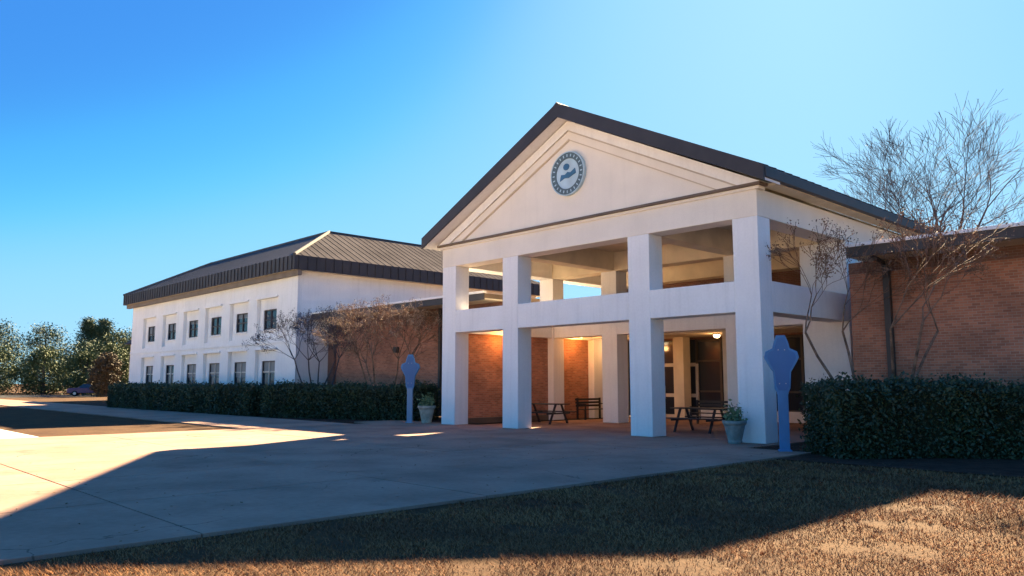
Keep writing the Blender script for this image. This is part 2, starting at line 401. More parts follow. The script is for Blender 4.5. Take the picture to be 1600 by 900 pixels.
for k, x in enumerate((-11.25, -10.25)):
    d = part('door', MB().box(x, x+.96, 11.08, 11.13, .03, 2.45), 'glass', port)
    for (a, b, c, d_) in ((x-.02, x+.10, .02, 2.5), (x+.86, x+.98, .02, 2.5)):
        part('door_frame', MB().box(a, b, 11.02, 11.10, c, d_), 'wframe', d)
    for z in (.02, .98, 2.38): part('door_rail', MB().box(x+.10, x+.86, 11.03, 11.09, z, z+.16), 'wframe', d)
    part('handle', MB().tube((x+.2, 10.99, .9), (x+.2, 10.99, 1.5), .015, .015, 6), 'rim', d)
col(-10.05, -9.5, 10.25, 10.8, 3.70, 'tan', lab='slim tan column in front of the doors')
col(-2.3, -1.7, 8.3, 8.9, 3.70, 'tan', lab='slim tan column behind the right side opening')
col(-6.3, -5.7, 8.3, 8.9, 3.70, 'tan')

# round seal on the gable
seal = thing('school_seal', (-7.06, 0, 8.86), 'round blue seal with a dark ring mounted on the cream gable', 'emblem')
def disc(r0, r1, y0, y1, k=48):
    mb = MB(); n = 0
    for r, y in ((r0, y1), (r0, y0), (r1, y0), (r1, y1)):
        for i in range(k):
            t = 2*math.pi*i/k; mb.v.append((r*math.cos(t), y, r*math.sin(t)))
    for j in range(3):
        for i in range(k):
            i2 = (i+1) % k; mb.f.append((j*k+i, (j+1)*k+i, (j+1)*k+i2, j*k+i2))
    return mb
part('ring', disc(.54, .745, -.09, .02), 'sealring', seal, local=True)
part('edge', disc(.745, .78, -.11, .02), 'seallight', seal, local=True)
mb = MB(); k = 40; mb.hexa([(.545*math.cos(2*math.pi*i/k), -.06, .545*math.sin(2*math.pi*i/k)) for i in range(k)][::-1], [(.545*math.cos(2*math.pi*i/k), .019, .545*math.sin(2*math.pi*i/k)) for i in range(k)][::-1])
part('field', mb, 'seallight', seal, local=True)
# marks: small crest at top and a broad waved band below
mk = MB(); k = 10
mk.hexa([(-.06+.14*math.cos(2*math.pi*i/k), -.085, .25+.12*math.sin(2*math.pi*i/k)) for i in range(k)][::-1], [(-.06+.14*math.cos(2*math.pi*i/k), -.061, .25+.12*math.sin(2*math.pi*i/k)) for i in range(k)][::-1])
part('crest', mk, 'sealdark', seal, local=True)
wv = MB()
pts = [(-.36, -.22), (-.30, .0), (-.12, -.02), (.0, .06), (.14, .02), (.34, .14), (.38, -.04), (.2, -.1), (.05, -.16), (-.15, -.14)]
wv.prism_y(pts[::-1], -.085, -.061)
part('waved_band', wv, 'sealdark', seal, local=True)
rb = MB()
for i in range(24):
    t = 2*math.pi*i/24; c_, s_ = math.cos(t), math.sin(t)
    p = [(.60, -.02), (.69, -.02), (.69, .02), (.60, .02)]
    rb.prism_y([(c_*a - s_*b, s_*a + c_*b) for a, b in p], -.098, -.091)
part('ring_marks', rb, 'seallight', seal, local=True, kind='stuff')

# ================================================================ LAMPS (lit in the photo)
def lamp(loc, label, power, size=.12):
    t = thing('ceiling_lamp', loc, label, 'lamp', 'warm ceiling lamps inside the portico')
    part('housing', MB().lathe((0, 0, 0), [(0, 0), (.15, 0), (.16, -.05), (0.14, -.06)]), 'frame', t, local=True)
    part('diffuser', MB().lathe((0, 0, 0), [(.14, -.055), (.13, -.12), (.09, -.17), (0, -.19)]), 'lamp', t, local=True, smooth=True)
    ld = bpy.data.lights.new('lamp_light', 'POINT'); ld.energy = power*.16; ld.color = (1, .50, .18); ld.shadow_soft_size = size
    lo = bpy.data.objects.new('lamp_light', ld); COL.objects.link(lo); lo.parent = t; lo.location = (0, 0, -.36)
lamp((-7.1, 9.2, 3.70), 'lit round lamp under the canopy in front of the doors', 25)
lamp((-12.4, 9.3, 3.70), 'warm lamp under the canopy near the brick side wall', 22)
for (x, y, lb) in ((-12.9, 2.6, 'warm lamp on the left side beam above the front brick wall'), (-12.9, 7.2, 'warm lamp on the left side beam above the rear brick wall')):
    t = thing('wall_lamp', (-13.3, y, 3.75), lb, 'lamp', 'warm wall lamps over the brick infill')
    part('arm', MB().box(0, .42, -.03, .03, .10, .16), 'frame', t, local=True)
    part('shade', MB().lathe((.40, 0, 0), [(.04, .10), (.12, -.02), (.12, -.06), (.10, -.05)]), 'frame', t, local=True)
    part('bulb', MB().lathe((.40, 0, 0), [(.0, .0), (.06, -.02), (.05, -.06), (0, -.08)]), 'lamp', t, local=True)
    ld = bpy.data.lights.new('lamp_light', 'POINT'); ld.energy = 10; ld.color = (1, .38, .08); ld.shadow_soft_size = .1
    lo = bpy.data.objects.new('lamp_light', ld); COL.objects.link(lo); lo.parent = t; lo.location = (.45, 0, -.15)

# ================================================================ LEFT TWO-STOREY BUILDING
LX0, LX1, LY0, LY1 = -58.0, -30.0, 2.1, 21.5
lb = thing('classroom_building', (-44, 2.1, 0), 'white two storey classroom building with a dark mansard roof and deep set windows', 'building')
ZE = 8.05
bays = [-54.0, -49.7, -45.6, -41.7, -37.7, -33.8]
HWB = 1.35      # half width of a bay recess
REC = .22
# wall built as panels: outer skin with recesses
skin_y0, skin_y1 = LY0, LY0 + REC
def wallp(x0, x1, z0, z1, y0=skin_y0, y1=skin_y1, name='wall', m='white', bevel=0): return part(name, MB().box(x0, x1, y0, y1, z0, z1), m, lb, bevel=bevel)
edges = [LX0] + sum([[b-HWB, b+HWB] for b in bays], []) + [LX1]
for i in range(0, len(edges), 2): wallp(edges[i], edges[i+1], 0, ZE, name='pilaster', bevel=.02)
LO = (0.0, 3.62); HI = (4.35, 6.75)
for b in bays:
    wallp(b-HWB, b+HWB, LO[1], HI[0], skin_y0+.02, name='spandrel'); wallp(b-HWB, b+HWB, HI[1], ZE-.001, skin_y0+.02, name='spandrel')
    part('window_hood', MB().box(b-HWB-.1, b+HWB+.1, skin_y0-.10, skin_y0+.019, LO[1]-.02, LO[1]+.10), 'white', lb, bevel=.015)
    part('window_hood', MB().box(b-HWB-.1, b+HWB+.1, skin_y0-.10, skin_y0+.019, HI[1]-.02, HI[1]+.10), 'white', lb, bevel=.015)
    # recessed panel wall with window openings
    ww = .72
    yb0, yb1 = skin_y1, skin_y1 + .25
    for (z0, z1, wz0, wz1, w) in ((LO[0], LO[1], .9, 2.95, .86), (HI[0], HI[1], 4.84, 6.08, .84)):
        wallp(b-HWB, b-w, z0, z1, yb0, yb1); wallp(b+w, b+HWB, z0, z1, yb0, yb1)
        wallp(b-w, b+w, z0, wz0, yb0, yb1); wallp(b-w, b+w, wz1, z1, yb0, yb1)
        wd = part('window', MB().box(b-w, b+w, yb0+.12, yb0+.16, wz0, wz1), 'glass', lb)
        fr = MB()
        for (x0, x1, a, c) in ((b-w, b-w+.07, wz0, wz1), (b+w-.07, b+w, wz0, wz1), (b-w+.07, b+w-.07, wz0, wz0+.07), (b-w+.07, b+w-.07, wz1-.07, wz1)):
            fr.box(x0, x1, yb0+.05, yb0+.119, a, c)
        part('frame', fr, 'frame', wd)
        part('mullion', MB().box(b-.035, b+.035, yb0+.06, yb0+.118, wz0+.07, wz1-.07), 'wframe' if wz0 < 2 else 'frame', wd)
        zm = wz0 + (wz1-wz0)*(.68 if wz0 < 2 else .5)
        part('mullion', MB().box(b-w+.07, b+w-.07, yb0+.065, yb0+.117, zm-.035, zm+.035), 'wframe' if wz0 < 2 else 'frame', wd)
        if rng.uniform() < .6:
            hb = rng.uniform(.15, .6)*(wz1-wz0)
            part('blind', MB().box(b-w+.07, b+w-.07, yb0+.1188, yb0+.1195, wz1-.07-hb, wz1-.07), 'blind', wd)
        part('sill', MB().box(b-w-.08, b+w+.08, yb0-.10, yb0-.001, wz0-.09, wz0), 'white', wd, bevel=.01)
part('wall', MB().box(LX1-.3, LX1-.002, LY0+REC, LY1, 0, ZE), 'white', lb, label='blank side wall facing the brick connector')
part('wall', MB().box(LX0+.002, LX0+.3, LY0+REC, LY1, 0, ZE), 'white', lb)
part('wall', MB().box(LX0+.3, LX1-.3, LY1-.3, LY1-.002, 0, ZE), 'white', lb)
part('belt_course', MB().box(LX0-.04, LX1+.04, LY0-.05, LY0-.001, 3.95, 4.10), 'white', lb, bevel=.01)
part('belt_course', MB().box(LX1, LX1+.045, LY0, LY1, 3.95, 4.10), 'white', lb, bevel=.01)
part('corner_pilaster', MB().box(LX1-1.0, LX1+.06, LY0-.06, LY0-.002, 0, ZE-.003), 'white', lb, bevel=.015)
# mansard
OV = .62
ex0, ex1, ey0, ey1 = LX0-OV, LX1+OV, LY0-OV, LY1+OV
FZ0, FZ1 = 8.05, 8.86
part('soffit', MB().box(ex0+.06, ex1-.06, ey0+.06, ey1-.06, FZ0, FZ0+.05), 'soffit', lb)
for (a, b, c, d) in ((ex0, ex1, ey0, ey0+.06), (ex0, ex1, ey1-.06, ey1), (ex0, ex0+.06, ey0+.061, ey1-.061), (ex1-.06, ex1, ey0+.061, ey1-.061)):
    part('fascia', MB().box(a, b, c, d, FZ0-.02, FZ1), 'roof', lb)
IN, TZ = 5.2, 11.55
ix0, ix1, iy0, iy1 = ex0+IN, ex1-IN, ey0+IN, ey1-IN
def slope_panels(p0, p1, q0, q1, n, m, nrm):
    """p: eave line ends, q: ridge line ends; n panels (objects) each with a seam rib"""
    p0, p1, q0, q1, nrm = map(Vector, (p0, p1, q0, q1, nrm))
    L = (p1-p0).length; d = (p1-p0)/L
    tq0 = (q0-p0).dot(d); tq1 = (q1-p0).dot(d); run = (q0 - (p0 + d*tq0)); Lr = 1.0
    def topfrac(t):
        if t < tq0: return t/tq0
        if t > tq1: return (L-t)/(L-tq1)
        return 1.0
    w = L/n
    for i in range(n):
        t0, t1 = i*w+.004, (i+1)*w-.004
        f0, f1 = topfrac(t0), topfrac(t1)
        pts = [p0+d*t0, p0+d*t1, p0+d*t1+run*f1]
        ts = [t for t in (tq0, tq1) if t0 < t < t1]
        for t in sorted(ts, reverse=True): pts.append(p0+d*t+run)
        pts.append(p0+d*t0+run*f0)
        mb = MB(); mb.hexa([tuple(p-nrm*.05) for p in pts], [tuple(p) for p in pts])
        # rib on the panel's left edge
        hgt = nrm*.018
        a, b = pts[0]+d*.0, p0+d*t0+run*f0*.985
        q = [a, a+d*.05, b+d*.05, b]
        mb.hexa([tuple(p) for p in q], [tuple(p+hgt) for p in q])
        part('roof_panel', mb, m, lb)
th = math.atan2(TZ-FZ1, IN); cn, sn = math.cos(th), math.sin(th)
slope_panels((ex1, ey0, FZ1), (ex1, ey1, FZ1), (ix1, iy0, TZ), (ix1, iy1, TZ), 40, 'roof_lit', (sn, 0, cn))
slope_panels((ex0, ey0, FZ1), (ex1, ey0, FZ1), (ix0, iy0, TZ), (ix1, iy0, TZ), 46, 'roof', (0, -sn, cn))
mb = MB(); mb.poly([(ex0, ey1, FZ1), (ex0, ey0, FZ1), (ix0, iy0, TZ), (ix0, iy1, TZ)]); mb.poly([(ex1, ey1, FZ1), (ex0, ey1, FZ1), (ix0, iy1, TZ), (ix1, iy1, TZ)])
part('roof_back', mb, 'roof', lb)
part('flat_roof', MB().box(ix0, ix1, iy0, iy1, TZ-.2, TZ-.02), 'roof', lb)
part('frieze', MB().box(ex0+.07, ex1-.07, LY0-.35, LY0-.08, FZ0-.30, FZ0-.001), 'frieze', lb)
tr = MB(); tr.box(ix0-.05, ix1+.05, iy0-.12, iy0+.02, TZ-.12, TZ+.07); part('ridge_trim', tr, 'roof', lb)
part('ridge_trim', MB().box(ix1-.02, ix1+.12, iy0+.021, iy1, TZ-.12, TZ+.07), 'roof', lb)
for (a, b) in (((ex1, ey0), (ix1, iy0)), ((ex0, ey0), (ix0, iy0))):
    part('hip_cap', MB().tube((a[0], a[1], FZ1+.02), (b[0], b[1], TZ+.03), .10, .10, 8), 'roofcap', lb)
# fascia vertical ribs facing right side
for k in range(36):
    y = ey0 + .3 + k*(ey1-ey0-.6)/35
    part('fascia_rib', MB().box(ex1, ex1+.045, y-.03, y+.03, FZ0, FZ1-.01), 'roof', lb)
for k in range(58):
    x = ex0 + .3 + k*(ex1-ex0-.6)/57
    part('fascia_rib', MB().box(x-.03, x+.03, ey0-.045, ey0, FZ0, FZ1-.01), 'roof', lb)
# gabled far wing at the far left
fw_ = thing('far_wing', (-66, 8, 0), 'pale lower wing standing behind the left end of the classroom building', 'building')
part('wall', MB().box(-72, -58.05, 6.5, 16, 0, 5.4), 'cream', fw_)
mb = MB(); mb.hexa([(-72.5, 6.0, 5.4), (-58.0, 6.0, 5.4), (-58.0, 16.5, 5.4), (-72.5, 16.5, 5.4)], [(-70, 9.5, 8.6), (-58.0, 9.5, 8.6), (-58.0, 13, 8.6), (-70, 13, 8.6)])
part('roof', mb, 'roof_lit', fw_)
for x in (-69.5, -65.5, -61.5):
    w_ = part('window', MB().box(x-.7, x+.7, 6.44, 6.499, 1.2, 3.2), 'glass', fw_)
    part('frame', MB().box(x-.8, x+.8, 6.40, 6.439, 3.2, 3.32), 'white', w_)
part('downspout', MB().box(-58.5, -58.35, 6.3, 6.45, 0, 5.4), 'frame', fw_)

# ================================================================ BRICK CONNECTOR (left) AND BRICK WING (right)
def lowwing(root, x0, x1, ey, wy, yb, labs, xf):
    # soffit z 5.42, fascia 5.42-5.8
    part('wall', MB().box(x0, x1, wy, wy+.3, 0, 5.30), 'brick', root, label=labs)
    part('soffit', MB().box(xf, x1, ey+.05, yb, 5.30, 5.36), 'soffit', root)
    part('fascia', MB().box(xf, x1, ey, ey+.05, 5.28, 5.58), 'frame', root)
    part('coping', MB().box(xf, x1, ey-.04, ey+.16, 5.58, 5.68), 'white', root, bevel=.01)
    part('flat_roof', MB().box(xf, x1, ey+.051, yb, 5.361, 5.57), 'line', root)
    part('base_course', MB().box(x0, x1, wy-.03, wy-.002, 0, .35), 'line', root)
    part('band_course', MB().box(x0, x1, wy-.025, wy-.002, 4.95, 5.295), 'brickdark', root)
cw = thing('brick_connector', (-22, 4.3, 0), 'low red brick connector between the classroom building and the portico', 'building')
lowwing(cw, -29.94, -14.9, 3.0, 4.3, 11, None, -29.94)
part('pier', MB().box(-29.93, -29.3, 4.12, 4.298, 0, 5.29), 'brickdark', cw, label='dark brick end pier')
part('downspout', MB().box(-19.55, -19.4, 4.12, 4.27, .1, 5.29), 'frame', cw)
part('light_fixture', MB().box(-23.35, -23.05, 4.1, 4.28, 3.2, 3.5), 'frame', cw)
part('wall', MB().box(-15.2, -14.9, 4.6, 11, 0, 5.29), 'brick', cw)
rw = thing('brick_wing', (8, 4.3, 0), 'dark red brick wing right of the portico behind the tall hedge', 'building')
lowwing(rw, .66, 26, 3.0, 4.3, 13.5, None, 1.15)
part('wall', MB().box(.66, .96, 4.6, 13.4, 0, 5.29), 'brick', rw)
part('wall', MB().box(.96, 26, 13.1, 13.4, 0, 5.29), 'brick', rw)
part('downspout', MB().box(1.72, 1.90, 4.10, 4.27, .1, 5.29), 'frame', rw)
part('downspout_elbow', MB().tube((1.81, 4.18, 5.15), (1.81, 3.15, 5.29), .06, .06, 6), 'frame', rw)

# ================================================================ BENCHES
def bench(loc, rz, label, w=1.8):
    t = thing('bench', loc, label, 'bench', rz=rz)
    h = w/2
    for k in range(4): part('slat', MB().box(-h, h, -.22+.12*k, -.13+.12*k, .43, .46), 'black', t, local=True, bevel=.006)
    for k in range(3): part('back_slat', MB().box(-h, h, .27+.02*k, .30+.02*k, .56+.14*k, .65+.14*k), 'black', t, local=True, bevel=.006)
    for x in (-h+.08, h-.08):
        part('leg', MB().box(x-.035, x+.035, -.24, -.18, 0, .43), 'black', t, local=True)
        part('leg', MB().box(x-.035, x+.035, .22, .29, 0, .95), 'black', t, local=True)
        part('armrest', MB().box(x-.035, x+.035, -.24, .22, .66, .70), 'black', t, local=True)
        part('armrest_post', MB().box(x-.025, x+.025, -.23, -.19, .46, .66), 'black', t, local=True)
    return t
def picnic(loc, rz, label, w=2.0, m='black'):
    t = thing('picnic_table', loc, label, 'table', rz=rz); h = w/2
    for k in range(5): part('plank', MB().box(-h, h, -.38+.155*k, -.24+.155*k, .76, .80), m, t, local=True, bevel=.006)
    for s in (-1, 1):
        part('bench_plank', MB().box(-h, h, s*.72-.13, s*.72+.13, .44, .48), m, t, local=True, bevel=.006)
        for x in (-h+.3, h-.3):
            part('leg', MB().hexa([(x-.03, s*.62-.04, 0), (x+.03, s*.62-.04, 0), (x+.03, s*.62+.04, 0), (x-.03, s*.62+.04, 0)], [(x-.03, s*.2-.04, .76), (x+.03, s*.2-.04, .76), (x+.03, s*.2+.04, .76), (x-.03, s*.2+.04, .76)]), m, t, local=True)
    for x in (-h+.3, h-.3): part('crossbar', MB().box(x-.02, x+.02, -.8, .8, .38, .44), m, t, local=True)
    return t
picnic((-11.6, 3.4, .003), R(8), 'black metal picnic table behind the second column from the left')
bench((-12.6, 7.6, .003), R(90), 'black slatted bench against the brick wall at the back left of the portico', 1.7)
bench((-6.2, 7.3, .003), R(0), 'black slatted bench in front of the glass entrance', 1.9)
picnic((-4.1, 3.2, .003), R(4), 'black metal picnic table between the two right hand front columns', 1.9)

# ================================================================ PLANTERS
def planter(loc, label, m, s=1.0):
    t = thing('planter', loc, label, 'planter')
    part('pot', MB().lathe((0, 0, 0), [(0, .01), (.19*s, .0), (.21*s, .06*s), (.20*s, .09*s), (.30*s, .52*s), (.355*s, .60*s), (.355*s, .67*s), (.31*s, .67*s), (.30*s, .58*s), (0, .58*s)], 24), m, t, local=True)
    part('soil', MB().lathe((0, 0, 0), [(.302*s, .60*s), (0, .63*s)], 16), 'mulch', t, local=True)
    c = rng.normal(size=(420, 3))*np.array([.13, .13, .13])*s + np.array([0, 0, .80*s])
    c[:, 2] = np.abs(c[:, 2]-.62*s)+.62*s
    link('plant', npmesh('plant', leaf_quads(c, .055), 4, 'plant'), t)['kind'] = 'stuff'
    return t
planter((-.66, -.45, .003), 'tapered grey green planter with a pale leafy plant beside the near right column', 'potd', .92)
planter((-15.0, .0, .003), 'beige stone planter left of the leftmost portico column', 'pot', 1.05)

# ================================================================ BLUE SIGNS
def sign(loc, rz, label, postm, dark):
    t = thing('blue_sign', loc, label, 'sign', 'blue signs flanking the portico', rz)
    out = [(-.10, 2.80), (.10, 2.80), (.17, 2.62), (.20, 2.48), (.37, 2.40), (.41, 2.26), (.33, 2.10), (.21, 1.90), (.18, 1.50), (.12, 1.38), (-.12, 1.38), (-.18, 1.50), (-.21, 1.90), (-.33, 2.10), (-.41, 2.26), (-.37, 2.40), (-.20, 2.48), (-.17, 2.62)]
    part('panel', MB().prism_y(out[::-1], -.05, .05), 'blue', t, bevel=.012, local=True)
    inner = [(x*.82, 2.1+(z-2.1)*.9) for x, z in out]
    part('panel_face', MB().prism_y(inner[::-1], -.062, -.051), 'blued', t, local=True)
    for zz in (1.62, 2.44):
        for xx in (-.075, .075): part('bolt', MB().tube((xx, -.075, zz), (xx, -.062, zz), .014, .014, 8), 'rim', t, local=True)
    part('post_cap', MB().box(-.13, .13, -.062, .062, 1.36, 1.40), postm, t, local=True)
    part('post', MB().box(-.12, .12, -.045, .045, 0, 1.39), postm, t, bevel=.01, local=True)
    part('base_plate', MB().box(-.15, .15, -.12, .12, -.02, .03), postm, t, bevel=.005, local=True)
sign((1.42, -1.68, .003), R(36), 'bright blue shaped sign on a blue post beside the right corner of the portico', 'blue', False)
sign((-15.75, -.30, .003), R(36), 'blue shaped sign on a pale blue post left of the portico', 'bluepale', True)

# ================================================================ HEDGES
def hedge(path, w, h, name_label, n, ls=.05):
    """path: list of (x,y); clipped hedge of small leaves over a dark core"""
    c0 = np.array(path[0]); t = thing('hedge', (path[0][0], path[0][1], -.02), name_label, 'hedge')
    P = [Vector((x, y, 0)) for x, y in path]
    lens = [(b-a).length for a, b in zip(P[:-1], P[1:])]; T = sum(lens)
    pts = []; core = MB()
    for i, (a, b) in enumerate(zip(P[:-1], P[1:])):
        d = (b-a).normalized(); nn = Vector((-d.y, d.x, 0)); L = (b-a).length; k = int(n*L/T)
        s = rng.uniform(-.1, L+.1, k); side_ = rng.uniform(0, 1, k)
        per = np.where(side_ < .42, 0, np.where(side_ < .80, 1, 2))     # near side, top, far side
        q = rng.uniform(0, 1, k)
        x = s; prof = .10*np.sin(s*2.1+i) + .06*np.sin(s*5.3+2*i)
        hh = h + .07*np.sin(s*1.3+i*2) + .05*np.sin(s*3.7)
        yy = np.where(per == 0, -w/2 - prof*.5, np.where(per == 1, (q-.5)*w, w/2))
        zz = np.where(per == 1, hh, q*hh)
        r = np.clip(1 - np.abs(zz-hh)/.22, 0, 1)*np.where(per == 1, 0, .09); yy = np.where(per == 0, yy+r, np.where(per == 2, yy-r, yy))
        zz = zz - np.where(per == 1, np.clip((np.abs(yy)-(w/2-.2))/.2, 0, 1)**2*.12, 0)
        jit = rng.normal(0, .055, (k, 3)); jit[:, 2] += np.where((per == 1) & (rng.uniform(size=k) < .12), rng.uniform(0, .20, k), 0)
        c = np.stack([a.x + d.x*x + nn.x*yy, a.y + d.y*x + nn.y*yy, zz], 1) + jit; c[:, 2] = np.clip(c[:, 2], .02, None)
        gap = np.sin(c[:, 0]*4.1+1.3*np.sin(c[:, 2]*5))*np.sin(c[:, 2]*6.3+c[:, 1]*3.7) + .5*np.sin(c[:, 0]*9.7+c[:, 1]*8)
        c = c[(gap < .75) | (rng.uniform(size=len(c)) < .35)]
        pts.append(c)
        for endp, sg in ((a, -1) if i == 0 else (None, 0), (b, 1) if i == len(P)-2 else (None, 0)):
            if endp is None: continue
            k2 = int(k*.10*w*h/max(L*.1*3, .5)) + 900
            q1 = rng.uniform(-.5, .5, k2)*w; z1 = rng.uniform(0, 1, k2)*h
            pts.append(np.stack([endp.x + nn.x*q1, endp.y + nn.y*q1, z1], 1) + rng.normal(0, .05, (k2, 3)) + np.array([d.x, d.y, 0])*(-.02*sg))
        a2 = a + d*.12 if i == 0 else a; b2 = b - d*.12 if i == len(P)-2 else b; o = [a2 + nn*(-w/2+.08), b2 + nn*(-w/2+.08), b2 + nn*(w/2-.08), a2 + nn*(w/2-.08)]
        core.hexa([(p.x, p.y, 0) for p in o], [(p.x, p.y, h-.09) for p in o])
    c = np.concatenate(pts) - np.array([path[0][0], path[0][1], 0])
    link('leaves', npmesh('leaves', leaf_quads(c, ls), 4, 'leaf'), t)
    core.v = [(x-path[0][0], y-path[0][1], z) for x, y, z in core.v]
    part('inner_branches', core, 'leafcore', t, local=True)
hedge([(-46.5, -2.0), (-33, -1.7), (-26.6, -1.45)], 1.6, 1.42, 'long clipped green hedge below the windows of the classroom building', 26000, .07)
hedge([(-25.5, -1.3), (-21.5, .1), (-17.2, 1.75)], 1.7, 1.45, 'clipped green hedge in front of the brick connector', 22000, .06)
hedge([(2.45, -1.9), (4.4, .35), (6.8, 2.0), (13.5, 2.2)], 1.7, 1.56, 'tall dark green hedge in front of the right brick wing', 42000, .05)
hedge([(2.0, .7), (2.5, 2.2)], 1.0, 1.3, 'small green shrub between the right blue sign and the portico pier', 5000, .05)

# ================================================================ BARE TREES
def grow(mb, p, d, L, r, depth, spread, up, minr, segs, gens, tips, bendy=.18, sidep=.75):
    k = 6 if r > .05 else (4 if r > .015 else 3)
    n = 4 if depth == 0 else 3
    q = Vector(p); d = Vector(d).normalized()
    for i in range(n):
        d2 = (d + Vector((random.gauss(0, bendy), random.gauss(0, bendy), random.gauss(0, bendy*.6)+up))).normalized()
        q2 = q + d2*(L/n); r2 = max(r*(1-.42/n), minr)
        mb.tube(q, q2, r, r2, k, cap=False); q, r, d = q2, r2, d2
        if depth < gens and i >= 1 and random.random() < sidep:
            ax = Vector((random.gauss(0, 1), random.gauss(0, 1), random.gauss(0, .4))); ax = (ax - d*ax.dot(d)).normalized()
            nd = (d*math.cos(spread) + ax*math.sin(spread)).normalized()
            grow(segs, q, nd, L*random.uniform(.55, .8), r*.55, depth+1, spread, up, minr, segs, gens, tips, bendy, sidep)
    if depth < gens:
        for _ in range(2):
            ax = Vector((random.gauss(0, 1), random.gauss(0, 1), random.gauss(0, .4))); ax = (ax - d*ax.dot(d)).normalized()
            sp = spread*random.uniform(.5, 1.0); nd = (d*math.cos(sp) + ax*math.sin(sp)).normalized()
            grow(segs, q, nd, L*random.uniform(.62, .85), r*.68, depth+1, spread, up, minr, segs, gens, tips, bendy, sidep)
    else: tips.append(tuple(q))
def crape(base, label, stems, H, spreadx, seed, barkm='bark', tipm='twig', gens=3, nt=4):
    random.seed(seed)
    t = thing('crape_myrtle', base, label, 'tree')
    tw = MB(); tips = []
    for k in range(stems):
        a = 2*math.pi*k/stems + random.uniform(-.3, .3)
        d = Vector((math.cos(a)*spreadx, math.sin(a)*spreadx, 1)).normalized()
        tr = MB(); p = Vector((math.cos(a)*.12, math.sin(a)*.12, 0))
        L = H*.50; n = 5; r = .055; q = p
        for i in range(n):
            d2 = (d + Vector((random.gauss(0, .06), random.gauss(0, .06), .04))).normalized(); q2 = q + d2*(L/n)
            tr.tube(q, q2, r, r*.9, 7, cap=False); q, r, d = q2, r*.9, d2
        part('trunk', tr, barkm, t, local=True)
        for _ in range(nt):
            ax = Vector((random.gauss(0, 1), random.gauss(0, 1), random.gauss(0, .3))).normalized()
            nd = (d*.8 + ax*.55).normalized()
            grow(tw, q, nd, H*.16, r*.7, 1, .55, .05, .008, tw, gens, tips, .16, .7)
    part('branches', tw, barkm, t, local=True, kind='stuff')
    c = np.repeat(np.array(tips), 9, axis=0) + rng.normal(0, .07, (len(tips)*9, 3))
    o = link('seed_heads', npmesh('seed_heads', leaf_quads(c, .035), 4, tipm), t); o['kind'] = 'stuff'
    return t
crape((-20.9, 1.9, -.02), 'bare crape myrtle with tan seed heads in front of the brick connector', 6, 6.3, .62, 5, gens=4)
crape((-25.6, 1.0, -.02), 'smaller bare dark branched tree at the corner of the classroom building', 5, 6.2, .50, 8, 'barkd', 'barkd', gens=4)
crape((2.45, 1.75, -.02), 'bare crape myrtle with many twigs in front of the right brick wing', 5, 7.0, .55, 21, 'bark', 'bark', gens=4, nt=2)

def bigtree(base, label, H, seed, gens=6, m='barkd', lean=(0, 0)):
    random.seed(seed)
    t = thing('bare_oak_tree', base, label, 'tree'); tr = MB(); tw = MB(); tips = []
    q = Vector((0, 0, 0)); d = Vector((lean[0], lean[1], 1)).normalized(); r = .34
    for i in range(5):
        d2 = (d + Vector((random.gauss(0, .05), random.gauss(0, .05), .03))).normalized(); q2 = q + d2*(H*.30/5)
        tr.tube(q, q2, r, r*.93, 10, cap=False); q, r, d = q2, r*.93, d2
        if i >= 2:
            for _ in range(2):
                ax = Vector((random.gauss(0, 1), random.gauss(0, 1), .2)).normalized(); nd = (d*.45 + ax*.95).normalized()
                grow(tw, q, nd, H*.20, r*.42, 1, .55, .03, .0065, tw, gens, tips, .14, .8)
    for _ in range(4):
        ax = Vector((random.gauss(0, 1), random.gauss(0, 1), .1)).normalized(); nd = (d*.8 + ax*.55).normalized()
        grow(tw, q, nd, H*.22, r*.6, 1, .5, .03, .0065, tw, gens, tips, .14, .8)
    part('trunk', tr, m, t, local=True); part('branches', tw, m, t, local=True, kind='stuff')
bigtree((-1.2, 18.6, -.05), 'large bare oak tree rising behind the right end of the roof', 14.2, 4, gens=6, lean=(-.16, -.12))

# ================================================================ FAR LEFT TREES
def clump_tree(base, H, Rr, m, kind, label, group, seed):
    rr = np.random.default_rng(seed)
    t = thing('pine_tree' if kind == 'pine' else 'leafy_tree', base, label, 'tree', group)
    tr = MB().tube((0, 0, 0), (0, 0, H*.55), .28, .18, 7, cap=False).tube((0, 0, H*.55), (0, 0, H*.95), .18, .05, 6, cap=False)
    pts = []
    n = 80 if kind == 'pine' else 70
    for k in range(n):
        f = rr.uniform(.34 if kind == 'pine' else .06, 1.0); a = rr.uniform(0, 2*math.pi)
        if kind == 'pine': R_ = Rr*(1.05-f)**.7*rr.uniform(.3, 1.0)
        else: R_ = Rr*math.sqrt(max(.1, 1-((f-.48)/.53)**2))*rr.uniform(.35, 1.0)
        c = np.array([R_*math.cos(a), R_*math.sin(a), f*H])
        tr.tube((0, 0, max(f*H-R_*.4, .3)), tuple(c), .05, .02, 3, cap=False)
        m_ = 130
        pts.append(c + rr.normal(size=(m_, 3))*np.array([.50, .50, .26 if kind == 'pine' else .42])*(Rr/3.2))
    part('trunk', tr, 'barkd', t, local=True)
    link('crown', npmesh('crown', leaf_quads(np.concatenate(pts), .15), 4, m), t)
    return t
TG = 'trees beyond the far left lot'
import itertools
